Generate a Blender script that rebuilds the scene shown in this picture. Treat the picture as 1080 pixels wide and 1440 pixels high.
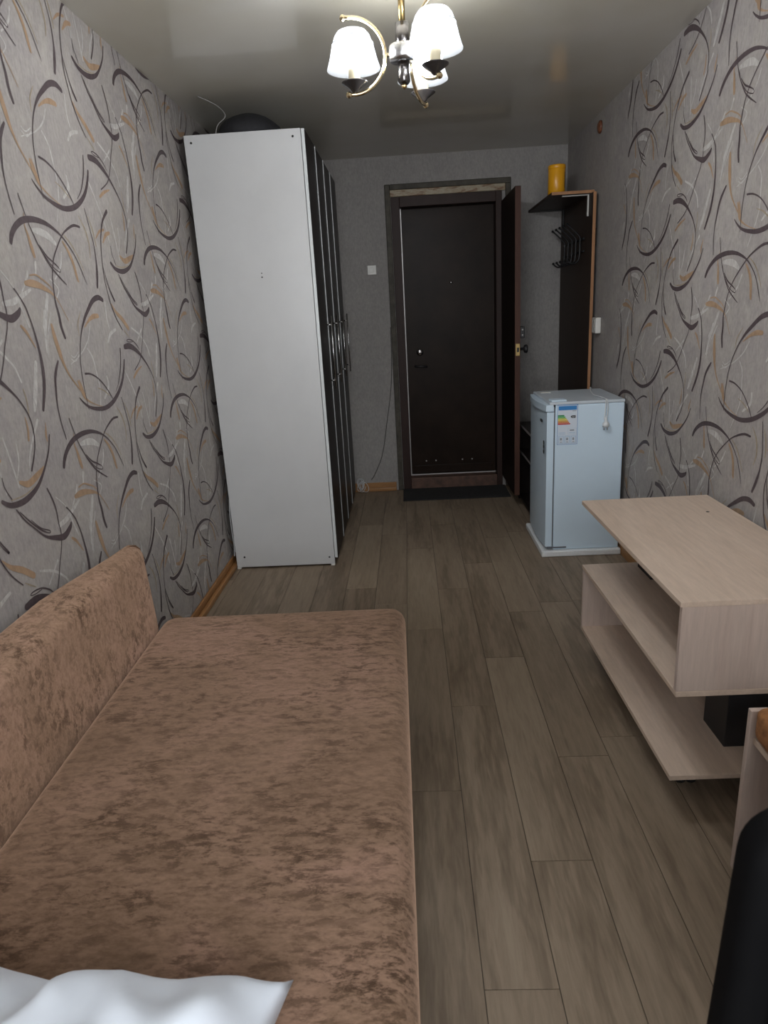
import bpy, bmesh, math, random
from mathutils import Vector, Matrix, noise
random.seed(7)
sc = bpy.context.scene
for o in list(bpy.data.objects): bpy.data.objects.remove(o)
COL = sc.collection

# ------------------------------------------------------------------ camera
R_, U_, F_ = ((0.998077, 0.030314, -0.054059), (0.042877, 0.292087, 0.955430), (-0.044753, 0.955911, -0.290226))
cam = bpy.data.cameras.new('camera'); camo = bpy.data.objects.new('camera', cam); COL.objects.link(camo)
cam.sensor_fit = 'VERTICAL'; cam.sensor_height = 36.0; cam.lens = 948.0 / 1440 * 36.0
cam.clip_start = 0.02
cam.dof.use_dof = True; cam.dof.focus_distance = 3.2; cam.dof.aperture_fstop = 8.5
m = Matrix(((R_[0], U_[0], -F_[0], 0), (R_[1], U_[1], -F_[1], 0), (R_[2], U_[2], -F_[2], 1.45), (0, 0, 0, 1)))
camo.matrix_world = m
sc.camera = camo

# ------------------------------------------------------------------ world, daylight, exposure
sc.view_settings.view_transform = 'Standard'; sc.view_settings.look = 'None'
sc.view_settings.gamma = 1.0; sc.view_settings.use_curve_mapping = False
sc.view_settings.exposure = 0.0
w = bpy.data.worlds.new('overcast_sky'); sc.world = w; w.use_nodes = True
bg = w.node_tree.nodes['Background']; bg.inputs[0].default_value = (0.80, 0.90, 1.0, 1); bg.inputs[1].default_value = 1.0
# daylight entering by the window behind the camera
la = bpy.data.lights.new('window_daylight', 'AREA'); la.shape = 'RECTANGLE'; la.size = 1.7; la.size_y = 1.5
la.energy = 70; la.color = (0.97, 0.985, 1.0)
lao = bpy.data.objects.new('window_daylight', la); COL.objects.link(lao)
lao.location = (0.05, -1.02, 1.62); lao.rotation_euler = (math.radians(90), 0, 0)   # faces +Y, into the room

# ------------------------------------------------------------------ room size
XL, XR, YN, YF, H = -1.112, 1.207, -0.75, 5.396, 2.489

# ------------------------------------------------------------------ helpers
W = {}
def obj(name, bm, mat=None, parent=None, smooth=False, mats=None):
    """link a bmesh (given in world coordinates) as one mesh object; parented meshes keep their thing's origin"""
    off = W[parent] if parent is not None else Vector((0, 0, 0))
    if off.length: bmesh.ops.translate(bm, verts=bm.verts, vec=-off)
    me = bpy.data.meshes.new(name); bm.normal_update(); bm.to_mesh(me); bm.free()
    for mm in (mats or [mat]):
        if mm: me.materials.append(mm)
    if smooth:
        for f in me.polygons: f.use_smooth = True
    o = bpy.data.objects.new(name, me); COL.objects.link(o)
    if parent is not None: o.parent = parent
    W[o] = off.copy()
    return o
def thing(name, label, cat, loc, group=None):
    o = bpy.data.objects.new(name, None); COL.objects.link(o); o.location = loc; o.empty_display_size = .05
    o['label'] = label; o['category'] = cat
    if group: o['group'] = group
    W[o] = Vector(loc); return o
def tag(o, label, cat, group=None, kind=None):
    o['label'] = label; o['category'] = cat
    if group: o['group'] = group
    if kind: o['kind'] = kind
    return o
def struct(o, label=None):
    o['kind'] = 'structure'
    if label: o['label'] = label
    return o
def B(): return bmesh.new()
def box(bm, x0, x1, y0, y1, z0, z1, bev=0, seg=2, mi=0):
    r = bmesh.ops.create_cube(bm, size=1)
    vs = r['verts']
    for v in vs:
        v.co = Vector(((x0 + x1) / 2 + v.co.x * (x1 - x0), (y0 + y1) / 2 + v.co.y * (y1 - y0), (z0 + z1) / 2 + v.co.z * (z1 - z0)))
    fs = set(f for v in vs for f in v.link_faces)
    for f in fs: f.material_index = mi
    if bev:
        es = list(set(e for v in vs for e in v.link_edges))
        r = bmesh.ops.bevel(bm, geom=es, offset=bev, segments=seg, affect='EDGES', profile=.5)
        for f in r['faces']: f.material_index = mi
    return vs
def bx(*a, **k):
    bm = B(); box(bm, *a, **k); return bm
def frame_of(d):
    d = d.normalized(); a = Vector((0, 0, 1)) if abs(d.z) < .9 else Vector((1, 0, 0))
    u = d.cross(a).normalized(); return u, d.cross(u).normalized()
def tube(bm, pts, r, n=8, cap=True, mi=0):
    pts = [Vector(p) for p in pts]; rs = r if isinstance(r, (list, tuple)) else [r] * len(pts)
    rings = []; u = None
    for i, p in enumerate(pts):
        d = (pts[min(i + 1, len(pts) - 1)] - pts[max(i - 1, 0)]).normalized()
        if u is None: u, v = frame_of(d)
        else:
            u = (u - d * u.dot(d)).normalized(); v = d.cross(u)
        rings.append([bm.verts.new(p + (u * math.cos(t) + v * math.sin(t)) * rs[i]) for t in [2 * math.pi * k / n for k in range(n)]])
    for a, b in zip(rings, rings[1:]):
        for k in range(n):
            f = bm.faces.new((a[k], a[(k + 1) % n], b[(k + 1) % n], b[k])); f.smooth = True; f.material_index = mi
    if cap:
        for rg in (rings[0][::-1], rings[-1]):
            f = bm.faces.new(rg); f.material_index = mi
    return bm
def spline(pts, n=8, closed=False):
    """Catmull-Rom through points of any dimension"""
    out = []; P = [tuple(p) for p in pts]; L = len(P)
    for i in range(L - 1):
        p0, p1, p2, p3 = P[max(i - 1, 0)], P[i], P[i + 1], P[min(i + 2, L - 1)]
        for k in range(n):
            t = k / n
            out.append(tuple(.5 * ((2 * b) + (-a + c) * t + (2 * a - 5 * b + 4 * c - d) * t * t + (-a + 3 * b - 3 * c + d) * t ** 3) for a, b, c, d in zip(p0, p1, p2, p3)))
    out.append(P[-1]); return out
def lathe(bm, prof, c=(0, 0, 0), n=24, axis='Z', mi=0, smooth=True):
    """prof: (radius, height) pairs along the axis"""
    c = Vector(c); rings = []
    for r, h in prof:
        ring = []
        for k in range(n):
            t = 2 * math.pi * k / n; a, b = r * math.cos(t), r * math.sin(t)
            v = Vector((a, b, h)) if axis == 'Z' else (Vector((h, a, b)) if axis == 'X' else Vector((b, h, a)))
            ring.append(bm.verts.new(c + v))
        rings.append(ring)
    for a, b in zip(rings, rings[1:]):
        for k in range(n):
            f = bm.faces.new((a[k], a[(k + 1) % n], b[(k + 1) % n], b[k])); f.smooth = smooth; f.material_index = mi
    for rg, r in ((rings[0][::-1], prof[0][0]), (rings[-1], prof[-1][0])):
        if r > 1e-6:
            f = bm.faces.new(rg); f.material_index = mi
    bmesh.ops.remove_doubles(bm, verts=bm.verts, dist=1e-6)
    return bm
def shell_lathe(bm, prof, c, n=32, t=.0015):
    inner = [(r - t, h) for r, h in prof][::-1]
    c = Vector(c); rings = []
    for r, h in prof + inner:
        rings.append([bm.verts.new(c + Vector((r * math.cos(2 * math.pi * k / n), r * math.sin(2 * math.pi * k / n), h))) for k in range(n)])
    for a, b in zip(rings, rings[1:] + rings[:1]):
        for k in range(n):
            f = bm.faces.new((a[k], a[(k + 1) % n], b[(k + 1) % n], b[k])); f.smooth = True
    return bm
def prism(bm, poly, z0, z1, bev=0, seg=3):
    a = [bm.verts.new((x, y, z0)) for x, y in poly]; b = [bm.verts.new((x, y, z1)) for x, y in poly]
    n = len(poly); bm.faces.new(a[::-1]); bm.faces.new(b)
    for i in range(n): bm.faces.new((a[i], a[(i + 1) % n], b[(i + 1) % n], b[i]))
    if bev: bmesh.ops.bevel(bm, geom=list(bm.edges), offset=bev, segments=seg, affect='EDGES', profile=.5)
    return bm

# ------------------------------------------------------------------ materials (all procedural)
def new_mat(name):
    mt = bpy.data.materials.new(name); mt.use_nodes = True
    nt = mt.node_tree; return mt, nt, nt.nodes['Principled BSDF']
def N(nt, t, **k):
    n = nt.nodes.new(t)
    for a, b in k.items(): setattr(n, a, b)
    return n
def coords(nt, scale=(1, 1, 1), kind='Object'):
    tc = N(nt, 'ShaderNodeTexCoord'); mp = N(nt, 'ShaderNodeMapping'); mp.inputs['Scale'].default_value = scale
    nt.links.new(tc.outputs[kind], mp.inputs['Vector']); return mp.outputs['Vector']
def noise_tex(nt, vec, scale, detail=4, rough=.6, dist=0):
    n = N(nt, 'ShaderNodeTexNoise'); n.inputs['Scale'].default_value = scale; n.inputs['Detail'].default_value = detail
    n.inputs['Roughness'].default_value = rough; n.inputs['Distortion'].default_value = dist
    if vec is not None: nt.links.new(vec, n.inputs['Vector'])
    return n.outputs['Fac']
def ramp(nt, fac, stops, interp='LINEAR'):
    r = N(nt, 'ShaderNodeValToRGB'); r.color_ramp.interpolation = interp; e = r.color_ramp.elements
    while len(e) < len(stops): e.new(.5)
    for el, (p, c) in zip(e, stops): el.position = p; el.color = c if len(c) == 4 else (*c, 1)
    nt.links.new(fac, r.inputs['Fac']); return r.outputs['Color']
def mix(nt, fac, a, b, blend='MIX'):
    n = N(nt, 'ShaderNodeMix', data_type='RGBA', blend_type=blend)
    for s, v in ((n.inputs[0], fac), (n.inputs[6], a), (n.inputs[7], b)):
        if isinstance(v, bpy.types.NodeSocket): nt.links.new(v, s)
        elif isinstance(v, (int, float)): s.default_value = v
        else: s.default_value = v if len(v) == 4 else (*v, 1)
    return n.outputs[2]
def bump(nt, b, h, strength=.3, dist=.002):
    n = N(nt, 'ShaderNodeBump'); n.inputs['Strength'].default_value = strength; n.inputs['Distance'].default_value = dist
    nt.links.new(h, n.inputs['Height']); nt.links.new(n.outputs['Normal'], b.inputs['Normal'])
def simple(name, col, rough=.5, metal=0, var=0, vscale=12, bmp=0, bscale=200, spec=.5, coat=0, stretch=(1, 1, 1)):
    mt, nt, b = new_mat(name)
    b.inputs['Base Color'].default_value = (*col, 1); b.inputs['Roughness'].default_value = rough; b.inputs['Metallic'].default_value = metal
    b.inputs['Specular IOR Level'].default_value = spec; b.inputs['Coat Weight'].default_value = coat
    v = coords(nt, stretch)
    if var:
        f = noise_tex(nt, v, vscale)
        c = ramp(nt, f, [(.3, tuple(x * (1 - var) for x in col)), (.7, tuple(min(1, x * (1 + var)) for x in col))])
        nt.links.new(c, b.inputs['Base Color'])
    if bmp: bump(nt, b, noise_tex(nt, v, bscale), bmp, .001)
    return mt
def wood(name, cols, stretch, scale=1.0, rough=.5, rings=True, bmp=.1, spec=.4):
    mt, nt, b = new_mat(name); v = coords(nt, stretch)
    f = noise_tex(nt, v, 6 * scale, 8, .65, .6); g = noise_tex(nt, v, 30 * scale, 6, .7)
    c = ramp(nt, f, [(.3, cols[0]), (.55, cols[1]), (.75, cols[2])])
    c2 = mix(nt, .35, c, ramp(nt, g, [(.35, tuple(x * .75 for x in cols[1])), (.65, tuple(min(1, x * 1.2) for x in cols[1]))]))
    nt.links.new(c2, b.inputs['Base Color']); b.inputs['Roughness'].default_value = rough; b.inputs['Specular IOR Level'].default_value = spec
    if bmp: bump(nt, b, g, bmp, .0006)
    return mt
M = {}
# wallpaper ground: mottled grey beige plaster look with lilac and cream clouds
def wallpaper(name, plain=False):
    mt, nt, b = new_mat(name); v = coords(nt)
    f1 = noise_tex(nt, v, 3.2, 5, .6, .8); f2 = noise_tex(nt, v, 14, 6, .7, .5); f3 = noise_tex(nt, coords(nt, (1, 1, .45)), 90, 4, .75)
    a = ramp(nt, f1, [(.3, (.285, .255, .252)), (.5, (.348, .316, .292)), (.7, (.41, .375, .322))])
    if plain: a = ramp(nt, f1, [(.3, (.235, .228, .222)), (.7, (.28, .27, .26))])
    c = mix(nt, .5 if not plain else .3, a, ramp(nt, f2, [(.3, (.255, .232, .236)), (.55, (.345, .318, .298)), (.75, (.44, .412, .375))]))
    c = mix(nt, .26, c, ramp(nt, f3, [(.36, (.2, .19, .19)), (.5, (.34, .322, .312)), (.66, (.47, .45, .43))]))
    nt.links.new(c, b.inputs['Base Color']); b.inputs['Roughness'].default_value = .75; b.inputs['Specular IOR Level'].default_value = .25
    bump(nt, b, f3, .35, .0015)
    return mt
M['wallpaper'] = wallpaper('patterned_wallpaper_ground'); M['wallplain'] = wallpaper('plain_wallpaper', True)
def ink(name, dark, light, scale=60, stretch=(1, 1, 1)):
    mt, nt, b = new_mat(name); f = noise_tex(nt, coords(nt, stretch), scale, 5, .72)
    nt.links.new(ramp(nt, f, [(.34, dark), (.64, light)]), b.inputs['Base Color']); b.inputs['Roughness'].default_value = .6; b.inputs['Specular IOR Level'].default_value = .3
    return mt
M['ink_dark'] = ink('print_plum_brown', (.068, .051, .054), (.098, .074, .078))
M['ink_ochre'] = ink('print_ochre', (.29, .195, .125), (.39, .262, .165), 45, (1, 1, .5))
M['ink_thin'] = ink('print_olive', (.25, .20, .14), (.35, .29, .215), 90, (1, 1, .5))
M['ink_white'] = ink('print_white_brush', (.34, .315, .30), (.53, .515, .49), 80, (1, 1, .4))
# stretch ceiling
mt, nt, b = new_mat('satin_stretch_ceiling'); f = noise_tex(nt, coords(nt), 1.3, 3)
nt.links.new(ramp(nt, f, [(.35, (.49, .46, .375)), (.65, (.55, .53, .475))]), b.inputs['Base Color'])
b.inputs['Roughness'].default_value = .40; b.inputs['IOR'].default_value = 1.75
b.inputs['Coat Weight'].default_value = .55; b.inputs['Coat Roughness'].default_value = .07; b.inputs['Coat IOR'].default_value = 1.45; M['ceiling'] = mt
# floor planks
mt, nt, b = new_mat('grey_oak_plank')
oi = N(nt, 'ShaderNodeObjectInfo'); tc = N(nt, 'ShaderNodeTexCoord')
mul = N(nt, 'ShaderNodeVectorMath', operation='SCALE'); mul.inputs['Scale'].default_value = 37.0
cmb = N(nt, 'ShaderNodeCombineXYZ'); nt.links.new(oi.outputs['Random'], cmb.inputs[0]); nt.links.new(oi.outputs['Random'], cmb.inputs[1]); nt.links.new(oi.outputs['Random'], cmb.inputs[2])
nt.links.new(cmb.outputs[0], mul.inputs[0])
add = N(nt, 'ShaderNodeVectorMath', operation='ADD'); nt.links.new(tc.outputs['Object'], add.inputs[0]); nt.links.new(mul.outputs[0], add.inputs[1])
mp = N(nt, 'ShaderNodeMapping'); mp.inputs['Scale'].default_value = (1, .10, 1); nt.links.new(add.outputs[0], mp.inputs['Vector'])
v = mp.outputs['Vector']
f = noise_tex(nt, v, 7, 5, .6, 1.6); g = noise_tex(nt, v, 60, 6, .7, .4)
wv = N(nt, 'ShaderNodeTexWave', wave_type='RINGS', rings_direction='X'); wv.inputs['Scale'].default_value = 9; wv.inputs['Distortion'].default_value = 7
wv.inputs['Detail'].default_value = 4; wv.inputs['Detail Scale'].default_value = 1.4; wv.inputs['Detail Roughness'].default_value = .65; nt.links.new(v, wv.inputs['Vector'])
c = ramp(nt, f, [(.28, (.165, .122, .084)), (.5, (.262, .203, .148)), (.74, (.345, .277, .208))])
c = mix(nt, .45, c, ramp(nt, wv.outputs['Fac'], [(.0, (.10, .071, .048)), (.28, (.26, .202, .148)), (1, (.30, .238, .176))]))
c = mix(nt, .28, c, ramp(nt, g, [(.36, (.125, .091, .062)), (.6, (.295, .232, .171))]))
rr = ramp(nt, oi.outputs['Random'], [(0, (.86, .845, .82)), (.5, (.95, .94, .92)), (1, (1.04, 1.04, 1.02))])
c = mix(nt, 1.0, c, rr, 'MULTIPLY')
nt.links.new(c, b.inputs['Base Color']); b.inputs['Roughness'].default_value = .55; b.inputs['Specular IOR Level'].default_value = .25
bump(nt, b, g, .12, .0005); M['plank'] = mt
M['joint'] = simple('dark_joint', (.06, .048, .038), .8, var=.2)
M['skirting'] = wood('varnished_pine_skirting', [(.22, .10, .035), (.33, .165, .06), (.4, .21, .085)], (1, .12, 1), 2, .4)
M['skirting_x'] = wood('varnished_pine_skirting_back', [(.22, .10, .035), (.33, .165, .06), (.4, .21, .085)], (.12, 1, 1), 2, .4)
# sofa chenille
def chenille(name, stretch, g=1.0):
    mt, nt, b = new_mat(name); v = coords(nt, stretch)
    o3 = coords(nt)
    f0 = noise_tex(nt, o3, 2.2, 5, .62, .8); cl = noise_tex(nt, coords(nt, (.7, 1, 1)), 5.5, 6, .7, .6)
    f1 = noise_tex(nt, v, 48, 6, .78, .3); f2 = noise_tex(nt, v, 120, 4, .7)
    base = ramp(nt, f0, [(.36, (.205, .128, .080)), (.5, (.285, .18, .12)), (.64, (.40, .245, .18))])
    base = mix(nt, .3, base, ramp(nt, f2, [(.38, (.16, .098, .062)), (.62, (.42, .27, .195))]))
    mask = ramp(nt, f1, [(.42, (1, 1, 1)), (.53, (0, 0, 0))]); clm = ramp(nt, cl, [(.36, (.18, .18, .18)), (.62, (.95, .95, .95))])
    fac = mix(nt, 1.0, mask, clm, 'MULTIPLY')
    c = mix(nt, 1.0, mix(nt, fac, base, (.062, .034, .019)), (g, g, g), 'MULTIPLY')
    nt.links.new(c, b.inputs['Base Color']); b.inputs['Roughness'].default_value = .85; b.inputs['Specular IOR Level'].default_value = .15
    b.inputs['Sheen Weight'].default_value = .6; b.inputs['Sheen Roughness'].default_value = .45; b.inputs['Sheen Tint'].default_value = (.75, .5, .36, 1)
    bump(nt, b, f1, .3, .003); return mt
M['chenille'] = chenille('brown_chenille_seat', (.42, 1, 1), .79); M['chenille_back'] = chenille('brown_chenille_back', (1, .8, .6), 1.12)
M['sofa_base'] = simple('dark_sofa_base', (.07, .05, .04), .8, var=.2)
# others
M['white_panel'] = simple('white_melamine', (.56, .565, .57), .42, var=.03, vscale=4, bmp=.02)
M['door_edge'] = simple('pale_edge_band', (.62, .65, .65), .35, var=.03)
M['wenge'] = wood('dark_wenge_foil', [(.010, .008, .008), (.017, .013, .012), (.028, .021, .018)], (1, 1, .1), 3, .35, spec=.08)
M['alu'] = simple('aluminium_profile', (.33, .34, .34), .4, .3, var=.05)
M['chrome'] = simple('brushed_steel', (.62, .62, .62), .25, 1, var=.05)
M['dark_hole'] = simple('dark_screw_hole', (.02, .02, .02), .6, var=.1)
M['birch'] = wood('pale_birch_laminate_y', [(.50, .385, .30), (.58, .46, .37), (.65, .53, .43)], (1, .1, 1), 2.5, .42, bmp=.03)
M['birch_z'] = wood('pale_birch_laminate_z', [(.44, .34, .29), (.52, .42, .365), (.60, .49, .43)], (1, 1, .08), 2.5, .45, bmp=.03)
M['birch_edge'] = wood('birch_edge_band', [(.40, .29, .215), (.46, .34, .26), (.52, .39, .3)], (1, .1, 1), 3, .5, bmp=.02)
M['black'] = simple('matt_black_paint', (.014, .014, .016), .5, var=.2, bmp=.03)
M['rubber'] = simple('black_rubber', (.012, .012, .012), .7, var=.2)
M['fridge'] = simple('fridge_white_enamel', (.61, .74, .85), .35, var=.02, vscale=5, bmp=.03, bscale=500)
M['fridge_top'] = simple('fridge_top_plastic', (.52, .57, .62), .4, var=.03, bmp=.03, bscale=500)
M['gasket'] = simple('grey_gasket', (.12, .13, .15), .6, var=.1)
M['foam'] = simple('polystyrene_foam', (.72, .74, .75), .85, var=.05, vscale=150, bmp=.4, bscale=260)
M['cord_white'] = simple('white_cable', (.62, .64, .65), .45, var=.04)
M['cord_grey'] = simple('grey_cable', (.3, .29, .28), .5, var=.1)
M['cord_dark'] = simple('dark_cable', (.05, .045, .04), .5, var=.1)
M['plastic_white'] = simple('white_plastic', (.66, .65, .61), .35, var=.03)
M['label_white'] = simple('label_paper', (.62, .68, .76), .4, var=.02)
def flat(n, c): M[n] = simple(n, c, .45, var=.03)
flat('print_blue', (.03, .20, .50)); flat('print_g1', (.01, .22, .06)); flat('print_g2', (.05, .36, .07)); flat('print_g3', (.35, .50, .08))
flat('print_y', (.70, .55, .06)); flat('print_o1', (.62, .32, .04)); flat('print_o2', (.58, .16, .03)); flat('print_r', (.48, .03, .03))
flat('print_black', (.012, .014, .018)); flat('print_grey', (.25, .29, .33)); flat('print_paleblue', (.36, .52, .68)); flat('print_white', (.8, .83, .85))
M['metal_door'] = simple('brown_hammered_paint', (.018, .011, .0078), .38, var=.3, vscale=5, bmp=.25, bscale=120, spec=.09)
M['door_wood'] = wood('dark_stained_door', [(.011, .007, .006), (.017, .010, .008), (.024, .014, .011)], (1, 1, .1), 3, .5, spec=.12)
M['door_wood_edge'] = wood('worn_door_edge', [(.05, .022, .016), (.075, .034, .024), (.11, .055, .036)], (1, 1, .15), 3, .55, spec=.2)
M['frame_wood'] = wood('painted_door_frame', [(.022, .012, .010), (.032, .017, .014), (.045, .024, .019)], (1, 1, .12), 3, .5, spec=.2)
M['trim_olive'] = simple('worn_grey_olive_trim', (.07, .063, .05), .55, var=.35, vscale=18, spec=.2)
mt, nt, b = new_mat('chipped_cream_paint'); f = noise_tex(nt, coords(nt, (1, 1, 3)), 14, 6, .75, .5)
nt.links.new(ramp(nt, f, [(.38, (.16, .075, .03)), (.46, (.26, .19, .11)), (.56, (.34, .29, .2))]), b.inputs['Base Color']); b.inputs['Roughness'].default_value = .5; M['cream_chip'] = mt
M['threshold'] = simple('worn_threshold', (.09, .045, .03), .6, var=.4, vscale=20)
M['silver'] = simple('silver_seal', (.45, .43, .42), .4, .3, var=.1)
M['mat_cloth'] = simple('black_door_mat', (.018, .017, .017), .95, var=.35, vscale=60, bmp=.6, bscale=300)
M['brass'] = simple('polished_brass', (.72, .52, .25), .2, 1, var=.05)
M['brass_old'] = simple('old_brass', (.35, .25, .11), .35, 1, var=.2)
M['brass_bright'] = simple('pale_gold_brass', (.80, .66, .42), .16, 1, var=.05)
M['gunmetal'] = simple('gunmetal_chrome', (.19, .18, .18), .18, 1, var=.1)
M['cup_dark'] = simple('dark_smoked_cup', (.07, .065, .065), .2, .6, var=.1)
M['candle'] = simple('cream_socket', (.72, .64, .45), .4, var=.03)
M['hanger_board'] = wood('brown_hanger_board', [(.030, .019, .015), (.042, .027, .020), (.052, .034, .026)], (1, 1, .12), 3, .5, spec=.15)
M['hanger_edge'] = wood('cherry_edge_band', [(.27, .13, .06), (.36, .18, .085), (.42, .22, .11)], (1, 1, .12), 3, .45)
M['iron'] = simple('black_iron', (.012, .012, .013), .35, .4, var=.15)
M['can_yellow'] = simple('yellow_tin', (.78, .36, .012), .32, var=.03)
M['bag'] = simple('black_bag_fabric', (.014, .014, .017), .8, var=.3, vscale=40, bmp=.3, bscale=150)
M['knob_brown'] = simple('brown_varnished_cap', (.16, .06, .03), .4, var=.3, vscale=40)
M['rust_plush'] = simple('rust_plush_fabric', (.30, .13, .045), .95, var=.35, vscale=60, bmp=.9, bscale=260)
M['pillow'] = simple('white_cotton', (.76, .82, .91), .85, var=.05, vscale=5, bmp=.08, bscale=600)
M['chair_black'] = simple('black_chair_plastic', (.0035, .0035, .004), .75, var=.15, spec=.08)
M['chair_navy'] = simple('navy_chair_fabric', (.007, .007, .015), .9, spec=.1, var=.3, vscale=90, bmp=.5, bscale=400)
M['window_white'] = simple('white_window_frame', (.75, .76, .77), .35, var=.02)
mt, nt, b = new_mat('window_glass'); tr = N(nt, 'ShaderNodeBsdfTransparent'); gl = N(nt, 'ShaderNodeBsdfGlossy'); gl.inputs['Roughness'].default_value = .02
mx = N(nt, 'ShaderNodeMixShader'); mx.inputs[0].default_value = .06; nt.links.new(tr.outputs[0], mx.inputs[1]); nt.links.new(gl.outputs[0], mx.inputs[2])
nt.links.new(mx.outputs[0], nt.nodes['Material Output'].inputs['Surface']); M['glass'] = mt
# lamp shade: thin white fabric that lets the bulb's light through
mt, nt, b = new_mat('white_lampshade'); df = N(nt, 'ShaderNodeBsdfDiffuse'); tl = N(nt, 'ShaderNodeBsdfTranslucent'); mx = N(nt, 'ShaderNodeMixShader')
f = noise_tex(nt, coords(nt), 300, 2); cc = ramp(nt, f, [(.3, (.80, .84, .87)), (.7, (.88, .91, .94))])
nt.links.new(cc, df.inputs['Color']); nt.links.new(cc, tl.inputs['Color']); mx.inputs[0].default_value = .5
nt.links.new(df.outputs[0], mx.inputs[1]); nt.links.new(tl.outputs[0], mx.inputs[2])
tp = N(nt, 'ShaderNodeBsdfTransparent'); m2 = N(nt, 'ShaderNodeMixShader'); m2.inputs[0].default_value = 0.036   # sheer: most light passes straight through
nt.links.new(tp.outputs[0], m2.inputs[1]); nt.links.new(mx.outputs[0], m2.inputs[2])
nt.links.new(m2.outputs[0], nt.nodes['Material Output'].inputs['Surface']); M['shade'] = mt
mt, nt, b = new_mat('lit_led_bulb'); em = N(nt, 'ShaderNodeEmission'); em.inputs[0].default_value = (.94, .965, 1, 1); em.inputs[1].default_value = 550
nt.links.new(em.outputs[0], nt.nodes['Material Output'].inputs['Surface']); M['bulb'] = mt

# ================================================================== STRUCTURE
T = .12
# floor: sub-floor slab and every plank a piece of its own
fl = struct(obj('floor', bx(XL - T, XR + T, YN - T, YF + T, -.10, -.004), M['joint']), 'grey-brown oak plank floor')
PW, PL = .1651, 1.10
PH = {-1: 2.05, 0: 1.76, 1: 1.12, 2: 1.476, 3: 1.91, 4: 2.01}
pm = {}
def plank_mesh(wd, ln):
    k = (round(wd, 4), round(ln, 4))
    if k not in pm:
        g = .0009; bm = bx(-wd / 2 + g, wd / 2 - g, -ln / 2 + g, ln / 2 - g, -.004, 0, bev=.0005, seg=1)
        me = bpy.data.meshes.new('plank'); bm.to_mesh(me); bm.free(); me.materials.append(M['plank']); pm[k] = me
    return pm[k]
prnd = random.Random(3)
for i in range(-7, 9):
    xa, xb = max(XL, -.0561 + i * PW), min(XR, -.0561 + (i + 1) * PW)
    if xb - xa < .004: continue
    ph = PH.get(i, prnd.uniform(0, PL)); k0 = math.floor((YN - ph) / PL)
    for k in range(k0, k0 + 9):
        ya, yb = max(YN, ph + k * PL), min(YF, ph + (k + 1) * PL)
        if yb - ya < .01: continue
        o = bpy.data.objects.new('plank', plank_mesh(xb - xa, yb - ya)); COL.objects.link(o)
        o.parent = fl; o.location = ((xa + xb) / 2, (ya + yb) / 2, 0)
struct(obj('ceiling', bx(XL - T, XR + T, YN - T, YF + T, H, H + .1), M['ceiling']), 'glossy pale stretch ceiling')
wl = struct(obj('wall_left', bx(XL - T, XL, YN - T, YF + T, -.1, H), M['wallpaper']), 'long wall papered with swirling plum and ochre strokes, behind the sofa')
wr = struct(obj('wall_right', bx(XR, XR + T, YN - T, YF + T, -.1, H), M['wallpaper']), 'papered wall with swirling strokes beside the fridge')
# back wall with the doorway
DX0, DX1, DZ = -.075, .735, 2.215
bm = B(); box(bm, XL, DX0, YF, YF + .22, -.1, H); box(bm, DX1, XR, YF, YF + .22, -.1, H); box(bm, DX0, DX1, YF, YF + .22, DZ, H)
struct(obj('wall_back', bm, M['wallplain']), 'plain grey wall around the doorway')
# wall behind the camera with the window that lights the room
WX0, WX1, WZ0, WZ1 = -.75, .85, .82, 2.22
bm = B(); box(bm, XL, WX0, YN - T, YN, -.1, H); box(bm, WX1, XR, YN - T, YN, -.1, H); box(bm, WX0, WX1, YN - T, YN, -.1, WZ0); box(bm, WX0, WX1, YN - T, YN, WZ1, H)
struct(obj('wall_front', bm, M['wallplain']), 'wall holding the window')
bm = B(); y0, y1 = YN - .09, YN - .03
box(bm, WX0, WX0 + .06, y0, y1, WZ0, WZ1, .004); box(bm, WX1 - .06, WX1, y0, y1, WZ0, WZ1, .004); box(bm, WX0 + .06, WX1 - .06, y0, y1, WZ0, WZ0 + .06, .004); box(bm, WX0 + .06, WX1 - .06, y0, y1, WZ1 - .06, WZ1, .004); box(bm, .02, .08, y0, y1, WZ0 + .06, WZ1 - .06, .004)
wn = struct(obj('window_1', bm, M['window_white']), 'white framed window')
for a, b_ in ((WX0 + .06, .02), (.08, WX1 - .06)):
    obj('pane', bx(a, b_, YN - .063, YN - .059, WZ0 + .06, WZ1 - .06), M['glass'], wn)
obj('window_sill', bx(WX0 - .05, WX1 + .05, YN, YN + .12, WZ0 - .03, WZ0, .004), M['window_white'], wn)

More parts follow.
